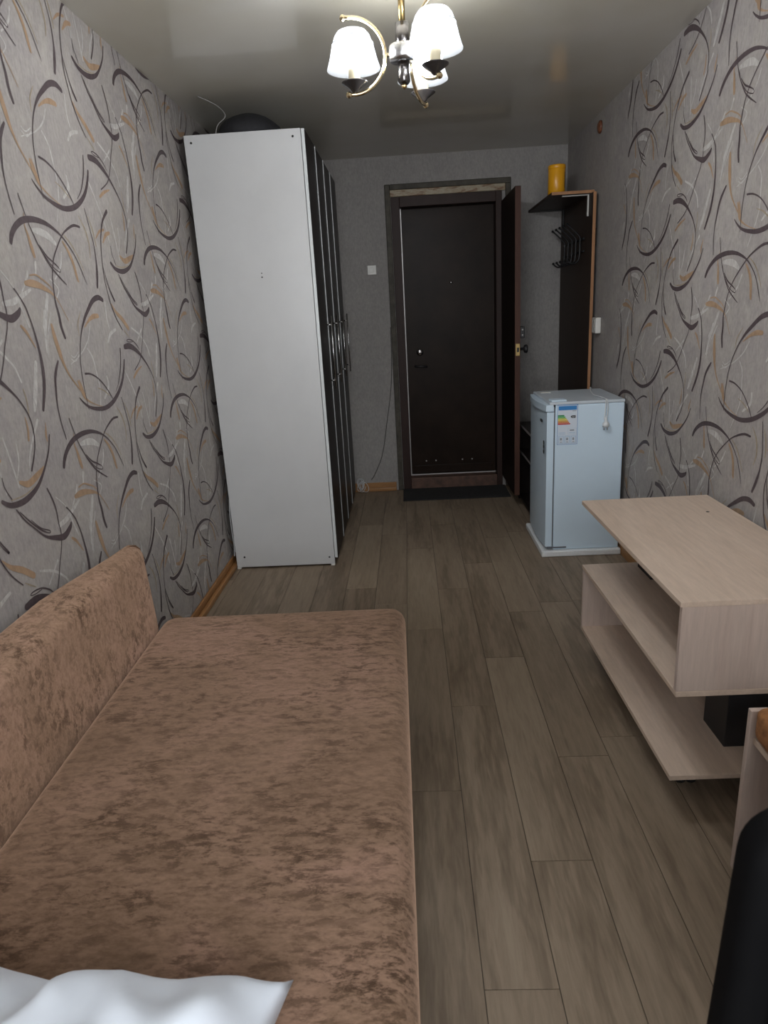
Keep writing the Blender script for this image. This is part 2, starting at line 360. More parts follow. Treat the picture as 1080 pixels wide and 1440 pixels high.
# wallpaper print: every brush stroke a flat ribbon lying on the paper
STROKES = [
 ('D', [(-163,580,14),(-149,601,17),(-120,625,18),(-78,645,19),(-25,655,18),(26,656,16),(71,651,13),(110,640,10),(144,626,7),(180,602,5),(218,564,4),(243,520,4),(261,481,2)]),
 ('D', [(956,243,8),(933,219,13),(915,193,13),(903,156,10),(892,113,7),(890,66,5),(898,4,4)]),
 ('D', [(944,718,4),(947,704,4),(960,659,4),(973,624,4),(1001,575,4),(1039,529,5),(1076,502,6),(1120,476,3)]),
 ('D', [(-25,613,2),(-13,584,4),(11,556,5),(46,527,3),(84,512,4),(87,523,3),(58,539,6),(22,557,6),(-7,585,3)]),
 ('D', [(292,666,8),(247,666,9),(189,646,7),(148,624,5),(103,588,5),(62,549,5),(34,503,5),(22,463,6),(15,423,8),(19,383,12),(18,345,13),(26,312,11)]),
 ('D', [(804,455,6),(820,437,5),(840,408,6),(846,390,6),(856,347,7),(860,301,10),(860,252,14),(851,205,16),(835,164,16),(805,112,12)]),
 ('D', [(361,430,16),(328,438,19),(280,427,18),(232,398,15),(191,369,12),(155,335,7),(129,301,5),(110,267,5),(94,228,4),(85,181,4),(81,131,4),(82,70,3)]),
 ('D', [(35,116,4),(56,98,7),(93,77,10),(149,63,14),(213,58,17),(280,70,18),(341,96,17),(391,130,15),(430,174,13),(451,209,9)]),
 ('D', [(433,254,6),(420,215,7),(396,174,6),(358,130,4),(320,102,2)]),
 ('D', [(109,189,7),(150,184,6),(198,165,5),(236,137,5),(266,105,5),(289,72,4)]),
 ('D', [(359,731,4),(363,718,4),(372,664,4),(379,619,5),(373,562,8),(360,520,14),(340,474,12)]),
 ('D', [(479,257,20),(523,258,24),(564,248,22),(610,226,16),(653,194,10),(694,154,6),(722,106,5),(726,60,5),(710,11,5),(668,-45,7)]),
 ('D', [(805,690,5),(776,641,7),(723,590,10),(670,556,15),(599,538,19),(534,543,16),(499,563,12)]),
 ('D', [(620,238,3),(605,255,5),(568,276,5),(527,283,4),(509,279,3),(531,273,3),(567,272,3)]),
 ('D', [(548,746,14),(494,707,10),(456,655,7),(433,602,5),(422,556,5),(413,504,5),(419,454,5),(429,410,5),(454,362,5),(489,321,4)]),
 ('D', [(421,547,2),(429,507,5),(442,470,5),(469,426,7),(450,445,3),(433,476,2)]),
 ('D', [(524,624,3),(525,593,4),(542,559,4)]),
 ('D', [(550,525,4),(574,487,5),(609,451,5),(653,410,8),(700,389,16),(752,375,22),(795,389,18),(809,401,10)]),
 ('D', [(562,515,3),(601,471,5),(645,431,6),(678,412,3),(681,419,4),(640,441,4),(604,477,2)]),
 ('D', [(722,540,6),(735,508,7),(743,467,6),(738,417,5),(739,396,5),(724,353,4),(690,304,4),(662,259,4),(612,201,5),(536,163,5)]),
 ('O', [(950,667,3),(941,633,6),(947,609,11),(952,578,17),(957,552,14)]),
 ('O', [(147,608,7),(171,583,13),(190,546,16),(199,496,14),(204,488,6)]),
 ('O', [(872,472,14),(904,473,22),(942,469,20),(979,459,15),(1016,445,9),(1044,421,4),(1082,363,3)]),
 ('O', [(906,495,5),(940,498,5),(971,487,6),(1002,473,5),(1026,455,3)]),
 ('O', [(967,352,12),(969,320,20),(977,276,22),(987,237,14),(1009,195,8),(1050,150,6),(1081,120,6)]),
 ('O', [(58,172,6),(65,145,14),(73,120,14)]),
 ('O', [(794,354,9),(813,339,12),(828,318,8),(845,292,4)]),
 ('O', [(298,375,15),(262,374,18),(222,363,11),(177,340,5)]),
 ('T', [(168,390,3),(133,350,6),(125,313,3)]),
 ('O', [(534,670,12),(499,660,15),(462,631,6)]),
 ('O', [(599,592,11),(636,578,20),(686,589,20),(734,604,10)]),
 ('O', [(432,417,4),(458,388,14),(504,361,20),(548,326,20)]),
 ('T', [(502,321,3),(521,307,5),(544,291,3)]),
 ('O', [(612,172,5),(556,156,12),(513,135,10)]),
 ('O', [(48,170,8),(61,136,14),(75,110,10),(124,85,4),(200,62,3)]),
 ('T', [(182,132,3),(226,118,6),(261,96,4)]),
 ('T', [(301,702,3),(332,663,9),(342,613,8),(329,570,4)]),
 ('T', [(375,53,3),(393,9,8),(398,-41,6)]),
 ('O', [(490,22,8),(448,12,10),(408,-14,5)]),
 ('T', [(154,635,3),(201,607,6),(234,571,5),(259,527,4)]),
 ('T', [(727,182,5),(730,146,6),(721,96,4)]),
 ('O', [(701,105,4),(701,73,9),(691,41,9)]),
 ('O', [(800,72,3),(787,37,10),(787,17,3)]),
 ('T', [(540,556,3),(606,553,5),(664,563,3)]),
 ('W', [(-24,625,12),(16,624,22),(60,616,24),(96,598,14)]),
 ('W', [(947,389,22),(923,338,16),(903,273,6)]),
 ('W', [(979,389,5),(933,324,4),(905,259,3)]),
 ('W', [(826,249,14),(798,190,20),(773,141,20),(759,116,10)]),
 ('W', [(758,503,4),(803,458,4),(822,400,6),(838,351,8)]),
 ('W', [(735,415,14),(785,420,18),(839,437,14),(891,455,8)]),
 ('W', [(982,441,14),(956,397,18),(922,348,18)]),
 ('W', [(573,69,6),(582,5,7),(590,-74,8)]),
 ('W', [(761,87,10),(684,5,8),(656,-53,4)]),
 ('W', [(438,173,5),(487,92,6),(517,20,7),(527,-78,5)]),
 ('W', [(164,270,5),(190,238,8),(196,192,7),(195,114,5),(143,13,3)]),
 ('W', [(219,342,5),(185,299,6),(119,258,4),(28,227,3)]),
 ('W', [(427,324,10),(372,309,13),(340,282,8)]),
 ('W', [(584,325,7),(661,291,9),(716,241,5)]),
 ('W', [(685,319,8),(611,268,4)]),
 ('W', [(899,504,10),(876,477,8),(838,444,4)]),
 ('W', [(956,532,12),(941,499,8)]),
 ('W', [(627,696,5),(619,649,6),(593,607,4)]),
 ('W', [(668,286,5),(708,249,8),(727,203,8)]),
 ('W', [(125,574,6),(99,530,8),(46,490,5)]),
 ('W', [(380,423,6),(369,367,8),(374,328,5)]),
 ('W', [(12,489,4),(54,459,5),(15,423,3)]),
 ('W', [(41,255,3),(62,247,4),(95,263,3)]),
 ('W', [(36,244,3),(63,234,4),(97,254,3)]),
 ('W', [(271,163,10),(269,127,14),(221,91,8)]),
]

def print_wall(parent, side):
    bm = B(); idx = {'W': 0, 'T': 1, 'O': 2, 'D': 3}
    if side == 'L': pu, pv, u0, v0, X, sgn, ulo, uhi = 1.0237, .665, 2.183, 1.760, XL, 1, YN, YF
    else: pu, pv, u0, v0, X, sgn, ulo, uhi = 1.080, .643, -2.725, 1.572, XR, -1, -4.02, -YN
    su, sv = pu / 1.008, pv / .655
    for ci, (col, pts) in enumerate(STROKES):
        P = [(a / 1000 * su, b / 1000 * sv, c / 1000) for a, b, c in pts]
        sp = spline(P, 5)
        # ribbon outline with rounded ends
        rib = []
        for i, (u, v, wd) in enumerate(sp):
            a, b_ = sp[max(i - 1, 0)], sp[min(i + 1, len(sp) - 1)]
            dx, dy = b_[0] - a[0], b_[1] - a[1]; l = math.hypot(dx, dy) or 1
            rib.append((u, v, -dy / l, dx / l, max(wd, .0012) / 2))
        u, v, nx, ny, hw = rib[0]; tx, ty = ny, -nx
        head = [(u - tx * hw * math.sin(t), v - ty * hw * math.sin(t), nx, ny, hw * math.cos(t)) for t in (1.25, .8, .4)]
        u, v, nx, ny, hw = rib[-1]; tx, ty = ny, -nx
        tail = [(u + tx * hw * math.sin(t), v + ty * hw * math.sin(t), nx, ny, hw * math.cos(t)) for t in (.4, .8, 1.25)]
        rib = head + rib + tail
        lay = .0004 + .0003 * idx[col] + .000004 * ci
        for iu in range(-9, 9):
            for iv in range(-5, 5):
                ou, ov = u0 + iu * pu, v0 + iv * pv
                uu = [ou + r[0] for r in rib]; vv = [ov + r[1] for r in rib]
                if max(uu) < ulo or min(uu) > uhi or max(vv) < .0 or min(vv) > H: continue
                prev = None
                for (du, dv, nx, ny, hw) in rib:
                    pr = []
                    for s_ in (-1, 1):
                        vv_ = ov + dv + s_ * ny * hw; uv_ = ou + du + s_ * nx * hw
                        if side == 'L': uv_ -= .072 * (vv_ - 1.755)
                        pr.append(bm.verts.new((X + sgn * lay, uv_ * sgn, vv_)))
                    if prev:
                        f = bm.faces.new((prev[0], prev[1], pr[1], pr[0])); f.material_index = idx[col]
                    prev = pr
    ylo, yhi = (YN, YF) if side == 'L' else (YN, 4.02)
    for co, no in (((0, 0, .004), (0, 0, -1)), ((0, 0, H - .001), (0, 0, 1)), ((0, ylo + .001, 0), (0, -1, 0)), ((0, yhi - .001, 0), (0, 1, 0))):
        bmesh.ops.bisect_plane(bm, geom=bm.verts[:] + bm.edges[:] + bm.faces[:], plane_co=co, plane_no=no, clear_outer=True)
    for f in bm.faces:
        f.normal_update()
        if f.normal.x * sgn < 0: f.normal_flip()
    o = obj('wallpaper_print', bm, None, parent, mats=[M['ink_white'], M['ink_thin'], M['ink_ochre'], M['ink_dark']])
    o['kind'] = 'stuff'
print_wall(wl, 'L'); print_wall(wr, 'R')

# skirting boards (two stepped strips each)
bm = B(); box(bm, XL + .0015, XL + .014, YN, 5.38, 0.0005, .062, .003); box(bm, XL + .014, XL + .038, YN, 5.38, .0005, .03, .006)
struct(obj('baseboard_left', bm, M['skirting']), 'orange varnished skirting below the patterned wall')
bm = B(); box(bm, -1.05, -.135, YF - .014, YF - .0005, .0005, .07, .003); box(bm, -1.05, -.135, YF - .034, YF - .014, .0005, .03, .006)
struct(obj('baseboard_back', bm, M['skirting_x']), 'short orange skirting left of the doorway')
bm = B(); box(bm, XR - .014, XR - .0015, YN, 5.38, .0005, .062, .003); box(bm, XR - .016, XR - .014, YN, 5.38, .0005, .03, .0005)
struct(obj('baseboard_right', bm, M['skirting']), 'orange varnished skirting behind table and fridge')

# door casing: olive outer moulding, chipped cream strip above the head
bm = B(); y0, y1 = YF - .022, YF - .0005
box(bm, -.118, -.078, y0, y1, .0005, 2.30, .005); box(bm, -.078, .80, y0, y1, 2.262, 2.30, .005); box(bm, .76, .80, y0, y1, .0005, 2.262, .005)
tr1 = struct(obj('trim_1', bm, M['trim_olive']), 'worn olive casing around the doorway')
obj('head_strip', bx(-.078, .76, YF - .018, YF - .0005, 2.216, 2.262, .004), M['cream_chip'], tr1)
# frame in the recess
bm = B(); box(bm, -.075, -.012, YF - .012, YF + .12, .0005, 2.214, .003); box(bm, .69, .735, YF - .012, YF + .12, .0005, 2.214, .003); box(bm, -.012, .69, YF - .012, YF + .12, 2.145, 2.214, .003)
fr = struct(obj('trim_2', bm, M['frame_wood']), 'dark brown door frame set in the doorway')
obj('threshold', bx(-.012, .69, YF - .012, YF + .12, .0005, .095, .004), M['threshold'], fr)
bm = B(); box(bm, -.012, -.004, YF + .085, YF + .095, .095, 2.145); box(bm, -.004, .69, YF + .085, YF + .095, .095, .103)
obj('door_seal', bm, M['silver'], fr)
# outer metal door
dr = struct(obj('door_1', bx(-.074, .734, YF + .124, YF + .164, .01, 2.214, .004), M['metal_door']), 'closed dark brown metal entrance door in the doorway')
def disc(c, r, h, mat, name, parent, axis='Y', n=20):
    s = -1
    bm = B(); lathe(bm, [(r, 0), (r, s * h * .7), (r * .8, s * h), (0, s * h)], c, n, axis); bmesh.ops.recalc_face_normals(bm, faces=bm.faces); return obj(name, bm, mat, parent)
yy = YF + .1235
disc((.10, yy, 1.09), .026, .012, M['gunmetal'], 'lock_rosette', dr); disc((.36, yy, 1.605), .010, .006, M['gunmetal'], 'peephole', dr)
bm = B(); tube(bm, [(.06, yy, .985), (.06, yy - .045, .985), (.10, yy - .05, .984), (.155, yy - .05, .98)], .008, 8); obj('door_handle', bm, M['black'], dr)
bm = B(); box(bm, .02, .67, yy - .012, yy, .104, .17, .003); obj('bottom_bar', bm, M['metal_door'], dr)
for x in (.12, .20, .42, .50):
    disc((x, yy, .205), .006, .005, M['silver'], 'rivet', dr)
# inner wooden leaf standing open towards the room
d2 = bpy.data.objects.new('door_2', None); COL.objects.link(d2); W[d2] = Vector((.765, YF - .02, 0)); d2.location = W[d2]
struct(d2, 'open dark wooden door leaf beside the doorway')
x0, x1, y0, y1, z0, z1 = .728, .766, YF - .02 - .655, YF - .026, .098, 2.142
obj('leaf', bx(x0, x1, y0 + .004, y1, z0, z1, .002), M['door_wood'], d2)
obj('edge_strip', bx(x0 + .001, x1 - .001, y0, y0 + .004, z0 + .003, z1 - .003), M['door_wood_edge'], d2)
obj('strike_plate', bx(x0 + .006, x1 - .004, y0 - .003, y0, 1.085, 1.165, .001), M['brass_old'], d2)
obj('latch', bx(x0 + .014, x1 - .010, y0 - .010, y0 - .003, 1.11, 1.14, .002), M['black'], d2)
bm = B(); lathe(bm, [(.010, 0), (.010, .03), (.026, .036), (.030, .05), (.024, .058), (0, .06)], (x1, y0 + .06, 1.125), 20, 'X'); obj('door_knob', bm, M['black'], d2)
bm = B(); box(bm, x1, x1 + .03, y0 + .005, y0 + .11, 1.20, 1.275, .004); lk = obj('rim_lock', bm, M['black'], d2)
for z in (1.22, 1.255): disc((x1 + .015, y0 + .0055, z), .005, .002, M['silver'], 'screw', lk)
bm = B()
for z in (.35, 1.85): tube(bm, [(.772, YF - .022, z - .05), (.772, YF - .022, z + .05)], .006, 8)
obj('hinge', bm, M['black'], d2)

# ================================================================== SOFA
sofa = thing('sofa', 'brown chenille sofa with low backrest against the left wall', 'sofa', (-.5, 1.2, 0))
def rounded_slab(x0, x1, y0, y1, z0, z1, r, rp, seg=5, nx=10, ny=22):
    bm = B()
    # plan outline with rounded corners of radius rp
    poly = []
    for cx, cy, a0 in ((x1 - rp, y1 - rp, 0), (x0 + rp, y1 - rp, 90), (x0 + rp, y0 + rp, 180), (x1 - rp, y0 + rp, 270)):
        for k in range(5):
            t = math.radians(a0 + 90 * k / 4); poly.append((cx + rp * math.cos(t), cy + rp * math.sin(t)))
    prism(bm, poly, z0, z1)
    top = [e for e in bm.edges if len(set(round(v.co.z, 4) for v in e.verts)) == 1]
    bmesh.ops.bevel(bm, geom=top, offset=r, segments=seg, affect='EDGES', profile=.5)
    return bm
obj('seat', rounded_slab(-.925, -.045, .12, 2.235, .17, .42, .05, .055), M['chenille'], sofa, smooth=True)
def backrest():
    bm = B(); rings = []
    st_ = [(.10, .03), (.112, .008), (.13, 0)] + [(.13 + k * .1, 0) for k in range(1, 20)] + [(2.12, 0), (2.165, .002), (2.19, .010), (2.203, .028)]
    for y, ins in st_:
        xf = -.926 - ins; xr = min(-1.078 + max(0, y - 1.75) * .20, -.985) + ins * .3; zt = .716 - ins
        cross = [(xf, .17), (xf - .002, .42), (xf - .012, .645)]
        for k in range(7):
            t = math.radians(90 * k / 6); cross.append((xf - .012 - .040 * (1 - math.cos(t)), .672 - ins + .040 * math.sin(t)))
        cross += [((xf - .052 + xr) / 2, zt + .001), (xr + .018, zt), (xr + .004, zt - .008), (xr, zt - .03), (xr, .17)]
        rings.append([bm.verts.new((x, y, z)) for x, z in cross])
    for a, b_ in zip(rings, rings[1:]):
        for i in range(len(a) - 1): bm.faces.new((a[i], a[i + 1], b_[i + 1], b_[i]))
        bm.faces.new((a[-1], a[0], b_[0], b_[-1]))
    bm.faces.new(rings[0]); bm.faces.new(rings[-1][::-1])
    bmesh.ops.recalc_face_normals(bm, faces=bm.faces)
    return bm
obj('backrest', backrest(), M['chenille_back'], sofa, smooth=True).data.set_sharp_from_angle(angle=math.radians(50))
obj('base', bx(-1.07, -.085, .14, 2.19, .05, .17, .006), M['sofa_base'], sofa)
for x in (-1.0, -.15):
    for y in (.22, 2.1):
        bm = B(); lathe(bm, [(.022, 0.0005), (.028, .05)], (x, y, 0), 14); obj('foot', bm, M['black'], sofa)
sofa.rotation_euler.z = math.radians(.9); sofa.location.x += .012

# pillow lying at the near end of the sofa
bm = B(); n = 48; hx, hy = .31, .26; gr = {}
for sgn in (1, -1):
    for i in range(n + 1):
        for j in range(n + 1):
            edge = i in (0, n) or j in (0, n)
            if sgn < 0 and edge: gr[(-1, i, j)] = gr[(1, i, j)]; continue
            a, b_ = -1 + 2 * i / n, -1 + 2 * j / n
            th = ((1 - a ** 2) * (1 - b_ ** 2)) ** .40
            px = a * hx * (1 - .11 * (1 - b_ ** 2)); py = b_ * hy * (1 - .10 * (1 - a ** 2))
            # folds running in from the seams, soft lumps in the middle
            fold = .016 * math.sin(a * 13 + 3 * noise.noise(Vector((a * 2, b_ * 2, 0)))) * max(0, b_) ** 1.5 * (1 - b_ ** 4) + .012 * math.sin(b_ * 12 + 2 * a) * max(0, a) ** 2 * (1 - a ** 4)
            wr_ = noise.noise(Vector((px * 6, py * 5, 3.1))) * .030 + noise.noise(Vector((px * 14, py * 10, 8))) * .016 + .010 * (1 - abs(noise.noise(Vector((px * 9 + 4, py * 7, 2)))) * 3)
            z = (.118 * th + (wr_ + fold) * min(1, th * 2)) if sgn > 0 else -.033 * th
            if edge: z = .012 * noise.noise(Vector((px * 9, py * 9, 1.7))) - .004 + (.008 * (abs(a) * abs(b_)) ** 8)
            gr[(sgn, i, j)] = bm.verts.new((px, py, z))
for sgn in (1, -1):
    for i in range(n):
        for j in range(n):
            q = [gr[(sgn, i, j)], gr[(sgn, i + 1, j)], gr[(sgn, i + 1, j + 1)], gr[(sgn, i, j + 1)]]
            bm.faces.new(q if sgn > 0 else q[::-1])
pil = obj('pillow', bm, M['pillow'], smooth=True); tag(pil, 'crumpled white pillow lying on the near end of the sofa', 'pillow')
pil.location = (-.545, .545, .458); pil.rotation_euler = (0, 0, math.radians(-4))

# ================================================================== WARDROBE
WX, WXR, WY, WYF, WH = -1.068, -.482, 3.727, 5.23, 2.32
wd = thing('wardrobe', 'tall white wardrobe with dark wood-grain doors against the left wall', 'wardrobe', ((WX + WXR) / 2, WY, 0))
sp_ = obj('side_panel', bx(WX, WXR, WY, WY + .018, .012, WH, .001), M['white_panel'], wd)
def capd(c, r, name='screw_cap'):
    bm = B(); lathe(bm, [(r, 0), (r, -.0015), (0, -.0015)], c, 10, 'Y'); bmesh.ops.recalc_face_normals(bm, faces=bm.faces); obj(name, bm, M['dark_hole'], sp_)
for x, z in ((WX + .035, 2.285), (WXR - .04, 2.285), (WX + .05, .075), (WXR - .03, .055), ): capd((x, WY, z), .0055)
capd((-.745, WY, 1.655), .003); capd((-.745, WY, 1.635), .004)
obj('side_panel', bx(WX, WXR, WYF - .018, WYF, .0005, WH), M['white_panel'], wd)
obj('top_panel', bx(WX, WXR, WY + .018, WYF - .018, WH - .018, WH - .001), M['white_panel'], wd)
obj('bottom_panel', bx(WX, WXR, WY + .018, WYF - .018, .06, .078), M['white_panel'], wd)
obj('back_panel', bx(WX, WX + .004, WY + .018, WYF - .018, .078, WH - .018), M['white_panel'], wd)
obj('plinth', bx(WXR - .03, WXR - .014, WY + .018, WYF - .018, .0005, .06), M['wenge'], wd)
obj('centre_divider', bx(WX + .004, WXR - .002, (WY + WYF) / 2 - .008, (WY + WYF) / 2 + .008, .078, WH - .018), M['white_panel'], wd)
for x in (WX + .012, WXR - .012): obj('glide', bx(x - .012, x + .012, WY - .004, WY + .02, .0005, .012, .002), M['plastic_white'], wd)
dw = (WYF - WY) / 4
for k in range(4):
    y0, y1 = WY + k * dw + .001, WY + (k + 1) * dw - .0015
    d = obj('door', bx(WXR + .003, WXR + .019, y0, y1, .05, WH - .002, .001), M['door_edge'], wd)
    obj('front_foil', bx(WXR + .019, WXR + .021, y0 + .004, y1 - .006, .054, WH - .006), M['wenge'], d)
    if k: obj('edge_profile', bx(WXR + .021, WXR + .0255, y0 - .001, y0 + .004, .054, WH - .006), M['alu'], d)
    hy = y1 - .035; hx_ = WXR + .047
    bm = B(); tube(bm, [(hx_, hy, 1.0), (hx_, hy, 1.42)], .0045, 10)
    for z in (1.05, 1.37): tube(bm, [(WXR + .021, hy, z), (hx_, hy, z)], .004, 8)
    obj('handle', bm, M['chrome'], d)
# dark bag on top of the wardrobe and the cable hanging beside it
bm = B(); nn = 14
bmesh.ops.create_uvsphere(bm, u_segments=28, v_segments=14, radius=1)
for v in bm.verts:
    v.co = Vector((v.co.x * .17, v.co.y * .20, max(v.co.z, -.25) * .105))
    v.co *= 1 + .05 * noise.noise(v.co * 12)
    v.co.z = max(v.co.z, -.02) + .0215
o = obj('soft_bag', bm, M['bag'], smooth=True); o.location = (-.775, 3.96, WH); tag(o, 'rounded black bag lying on top of the wardrobe under the ceiling', 'bag')
bm = B(); tube(bm, spline([(-.93, 3.82, WH + .004), (-.915, 3.83, WH + .06), (-.88, 3.87, WH + .11), (-.90, 3.80, WH + .14), (-.97, 3.72, H - .004)], 8), .0025, 6)
o = obj('ceiling_cable', bm, M['cord_grey']); tag(o, 'thin grey cable rising from the wardrobe top to the ceiling', 'cable')
bm = B()
tube(bm, spline([(-1.098, 3.84, .068), (-1.092, 3.80, .12), (-1.088, 3.775, .22), (-1.086, 3.77, .33), (-1.085, 3.80, .42), (-1.086, 3.84, .36), (-1.088, 3.82, .22), (-1.086, 3.775, .12), (-1.084, 3.752, .075)], 8), .0035, 6)
o = obj('power_cable', bm, M['cord_white']); tag(o, 'white cable looped between wardrobe and patterned wall', 'cable')

# ================================================================== TABLE
tb = thing('coffee_table', 'pale birch-laminate stepped coffee table with black square posts by the right wall', 'table', (.94, 2.13, 0))
tx0, tx1, ty0, ty1 = .68, 1.175, 1.65, 2.62
obj('top_board', bx(tx0, tx1, ty0, ty1, .652, .668, .0015), M['birch'], tb)
obj('end_panel', bx(tx0 + .006, tx1 - .004, ty0 + .002, ty0 + .018, .3985, .652, .001), M['birch_z'], tb)
obj('middle_board', bx(tx0 + .006, tx1 - .004, ty0, ty1 - .012, .3825, .3985, .0015), M['birch'], tb)
obj('end_panel', bx(tx0 + .008, tx1 - .004, ty1 - .03, ty1 - .014, .126, .3825, .001), M['birch_z'], tb)
obj('bottom_board', bx(tx0 + .008, tx1 - .004, ty0, ty1 - .012, .110, .126, .0015), M['birch'], tb)
obj('post', bx(.895, 1.035, 1.77, 1.91, .126, .3825, .002), M['black'], tb)
obj('post', bx(.895, 1.035, 2.42, 2.56, .3985, .652, .002), M['black'], tb)
for x in (.79, 1.10):
    for y in (1.78, 2.48):
        c = obj('caster', bx(x - .006, x + .006, y - .02, y + .02, .045, .11, .002), M['rubber'], tb)
        for s_ in (-1, 1):
            bm = B(); lathe(bm, [(0, -.009), (.024, -.009), (.026, 0), (.024, .009), (0, .009)], (x + s_ * .016, y, .0265), 18, 'X'); obj('wheel', bm, M['rubber'], c)
bm = B(); lathe(bm, [(.006, 0), (.006, .0006), (0, .0006)], (1.08, 2.40, .6681), 10); obj('burn_mark', bm, M['dark_hole'], tb)
tb.rotation_euler.z = math.radians(1.0)

# ================================================================== STOOL with rust cushion
st = thing('stool', 'pale laminate stool with a rust plush cushion in front of the coffee table', 'stool', (1.0, 1.2, 0))
obj('side_panel', bx(.788, 1.16, 1.434, 1.45, .0005, .475, .0015), M['birch_z'], st)
obj('side_panel', bx(.788, 1.16, .94, .956, .0005, .475, .0015), M['birch_z'], st)
obj('seat_board', bx(.80, 1.15, .956, 1.434, .385, .402, .001), M['birch'], st)
obj('stretcher', bx(1.12, 1.136, .956, 1.434, .06, .385, .001), M['birch_z'], st)
bm = B(); box(bm, .789, 1.158, .960, 1.4325, .4025, .502, .03, 5)
bmesh.ops.subdivide_edges(bm, edges=[e for e in bm.edges if e.calc_length() > .1], cuts=6, use_grid_fill=True)
for v in bm.verts: v.co += Vector((0, 0, .006 * noise.noise(v.co * 20))) if v.co.z > .45 else Vector((0, 0, 0))
obj('cushion', bm, M['rust_plush'], st, smooth=True)

# ================================================================== FRIDGE on its foam tray
fx0, fx1, fy0, fy1, fz0, fz1 = .748, 1.178, 3.745, 4.245, .046, .897
bm = B(); box(bm, .734, 1.19, 3.722, 4.27, .0005, .036, .006)
bmesh.ops.subdivide_edges(bm, edges=[e for e in bm.edges if e.calc_length() > .2], cuts=14)
for v in bm.verts:
    if v.co.z > .004: v.co += Vector((noise.noise(v.co * 22) * .003, noise.noise(v.co * 25 + Vector((5, 0, 0))) * .0015, 0))
o = obj('foam_tray', bm, M['foam']); tag(o, 'white polystyrene packing tray under the small fridge', 'tray')
frg = thing('fridge', 'small white fridge with an energy label standing on a foam tray', 'fridge', (.96, 4.0, .0365))
obj('body', bx(fx0 + .054, fx1, fy0, fy1, .037, .882, .006, 3), M['fridge'], frg)
obj('top_panel', bx(fx0 + .020, fx1 + .002, fy0 - .001, fy1, .8825, .900, .005, 3), M['fridge_top'], frg)
obj('gasket', bx(fx0 + .046, fx0 + .054, fy0 + .008, fy1 - .008, .06, .87), M['gasket'], frg)
# door with a gently bowed front and a grip cap along its upper edge
bm = B(); pl = [(fx0 + .046, fy0), (fx0 + .046, fy1)] + [(fx0 + .008 - .013 * math.sin(math.pi * k / 10), fy1 - (fy1 - fy0) * k / 10) for k in range(11)]
prism(bm, pl, .058, .845); dd = obj('door', bm, M['fridge'], frg)
bm = B(); pl = [(fx0 + .046, fy0), (fx0 + .046, fy1)] + [(fx0 + .002 - .020 * math.sin(math.pi * k / 10), fy1 - (fy1 - fy0) * k / 10) for k in range(11)]
prism(bm, pl, .848, .885, .003, 2); obj('handle', bm, M['fridge'], dd)
obj('hinge_cover', bx(fx0 + .03, fx0 + .115, fy0 + .0, fy0 + .075, .900, .911, .004), M['fridge'], frg)
obj('hinge_pin', bx(fx0 + .043, fx0 + .052, fy0 - .003, fy0 + .004, .876, .886, .001), M['print_black'], frg)
obj('lower_hinge', bx(fx0 + .02, fx0 + .13, fy0 - .004, fy0 + .01, .048, .056, .001), M['gasket'], frg)
obj('sticker', bx(fx0 + .05, fx0 + .11, 4.15, 4.19, .900, .903, .001), M['plastic_white'], frg)
xk = fx0 - .001
obj('maker_badge', bx(xk - .008, xk - .001, 3.815, 3.855, .782, .796, .001), M['print_black'], dd)
for z in (.672, .648, .622):
    bm = B(); lathe(bm, [(.013, 0), (.013, -.0015), (0, -.0015)], (xk - .001, 3.775, z), 16, 'X'); bmesh.ops.recalc_face_normals(bm, faces=bm.faces); obj('door_sticker', bm, M['print_black'], dd)
# energy label
lx0, lx1, lz0, lz1, ly = .812, .924, .662, .884, fy0 - .0005
lab = obj('energy_label', bx(lx0, lx1, ly - .0006, ly, lz0, lz1), M['label_white'], frg)
def pr(name, x0, x1, z0, z1, mat, d=.0010): return obj(name, bx(lx0 + x0, lx0 + x1, ly - d, ly - .0006, lz0 + z0, lz0 + z1), M[mat], lab)
lw, lh = lx1 - lx0, lz1 - lz0
for a in ((0, lw, 0, .002), (0, lw, lh - .003, lh), (0, .002, .002, lh - .003), (lw - .002, lw, .002, lh - .003)): pr('label_border', *a, 'print_blue')
pr('label_header', .006, lw - .006, lh - .030, lh - .007, 'print_blue')
pr('label_line', lw - .030, lw - .008, lh - .037, lh - .034, 'print_grey')
for k, mm_ in enumerate(('print_g1', 'print_g2', 'print_g3', 'print_y', 'print_o1', 'print_o2', 'print_r')):
    z = lh - .063 - k * .0078; ln = .036 + k * .0055
    bm = B(); ps = [(.003, z), (ln, z), (ln + .004, z + .0034), (ln, z + .0068), (.003, z + .0068)]
    vs = [[bm.verts.new((lx0 + a, ly - dpt, lz0 + c_)) for a, c_ in ps] for dpt in (.0010, .0006)]
    bm.faces.new(vs[0]); bm.faces.new(vs[1][::-1])
    for i in range(5): bm.faces.new((vs[0][i], vs[1][i], vs[1][(i + 1) % 5], vs[0][(i + 1) % 5]))
    bmesh.ops.recalc_face_normals(bm, faces=bm.faces); obj('rating_bar', bm, M[mm_], lab)
bm = B(); z = lh - .0745; ps = [(.072, z + .007), (.080, z), (.100, z), (.100, z + .014), (.080, z + .014)]
vs = [[bm.verts.new((lx0 + a, ly - dpt, lz0 + c_)) for a, c_ in ps] for dpt in (.0010, .0006)]
bm.faces.new(vs[0]); bm.faces.new(vs[1][::-1])
for i in range(5): bm.faces.new((vs[0][i], vs[1][i], vs[1][(i + 1) % 5], vs[0][(i + 1) % 5]))
bmesh.ops.recalc_face_normals(bm, faces=bm.faces); obj('rating_arrow', bm, M['print_black'], lab)
fc = bpy.data.curves.new('rating_letter', 'FONT'); fc.body = 'A+'; fc.size = .013; fc.extrude = .0001; fc.materials.append(M['print_white'])
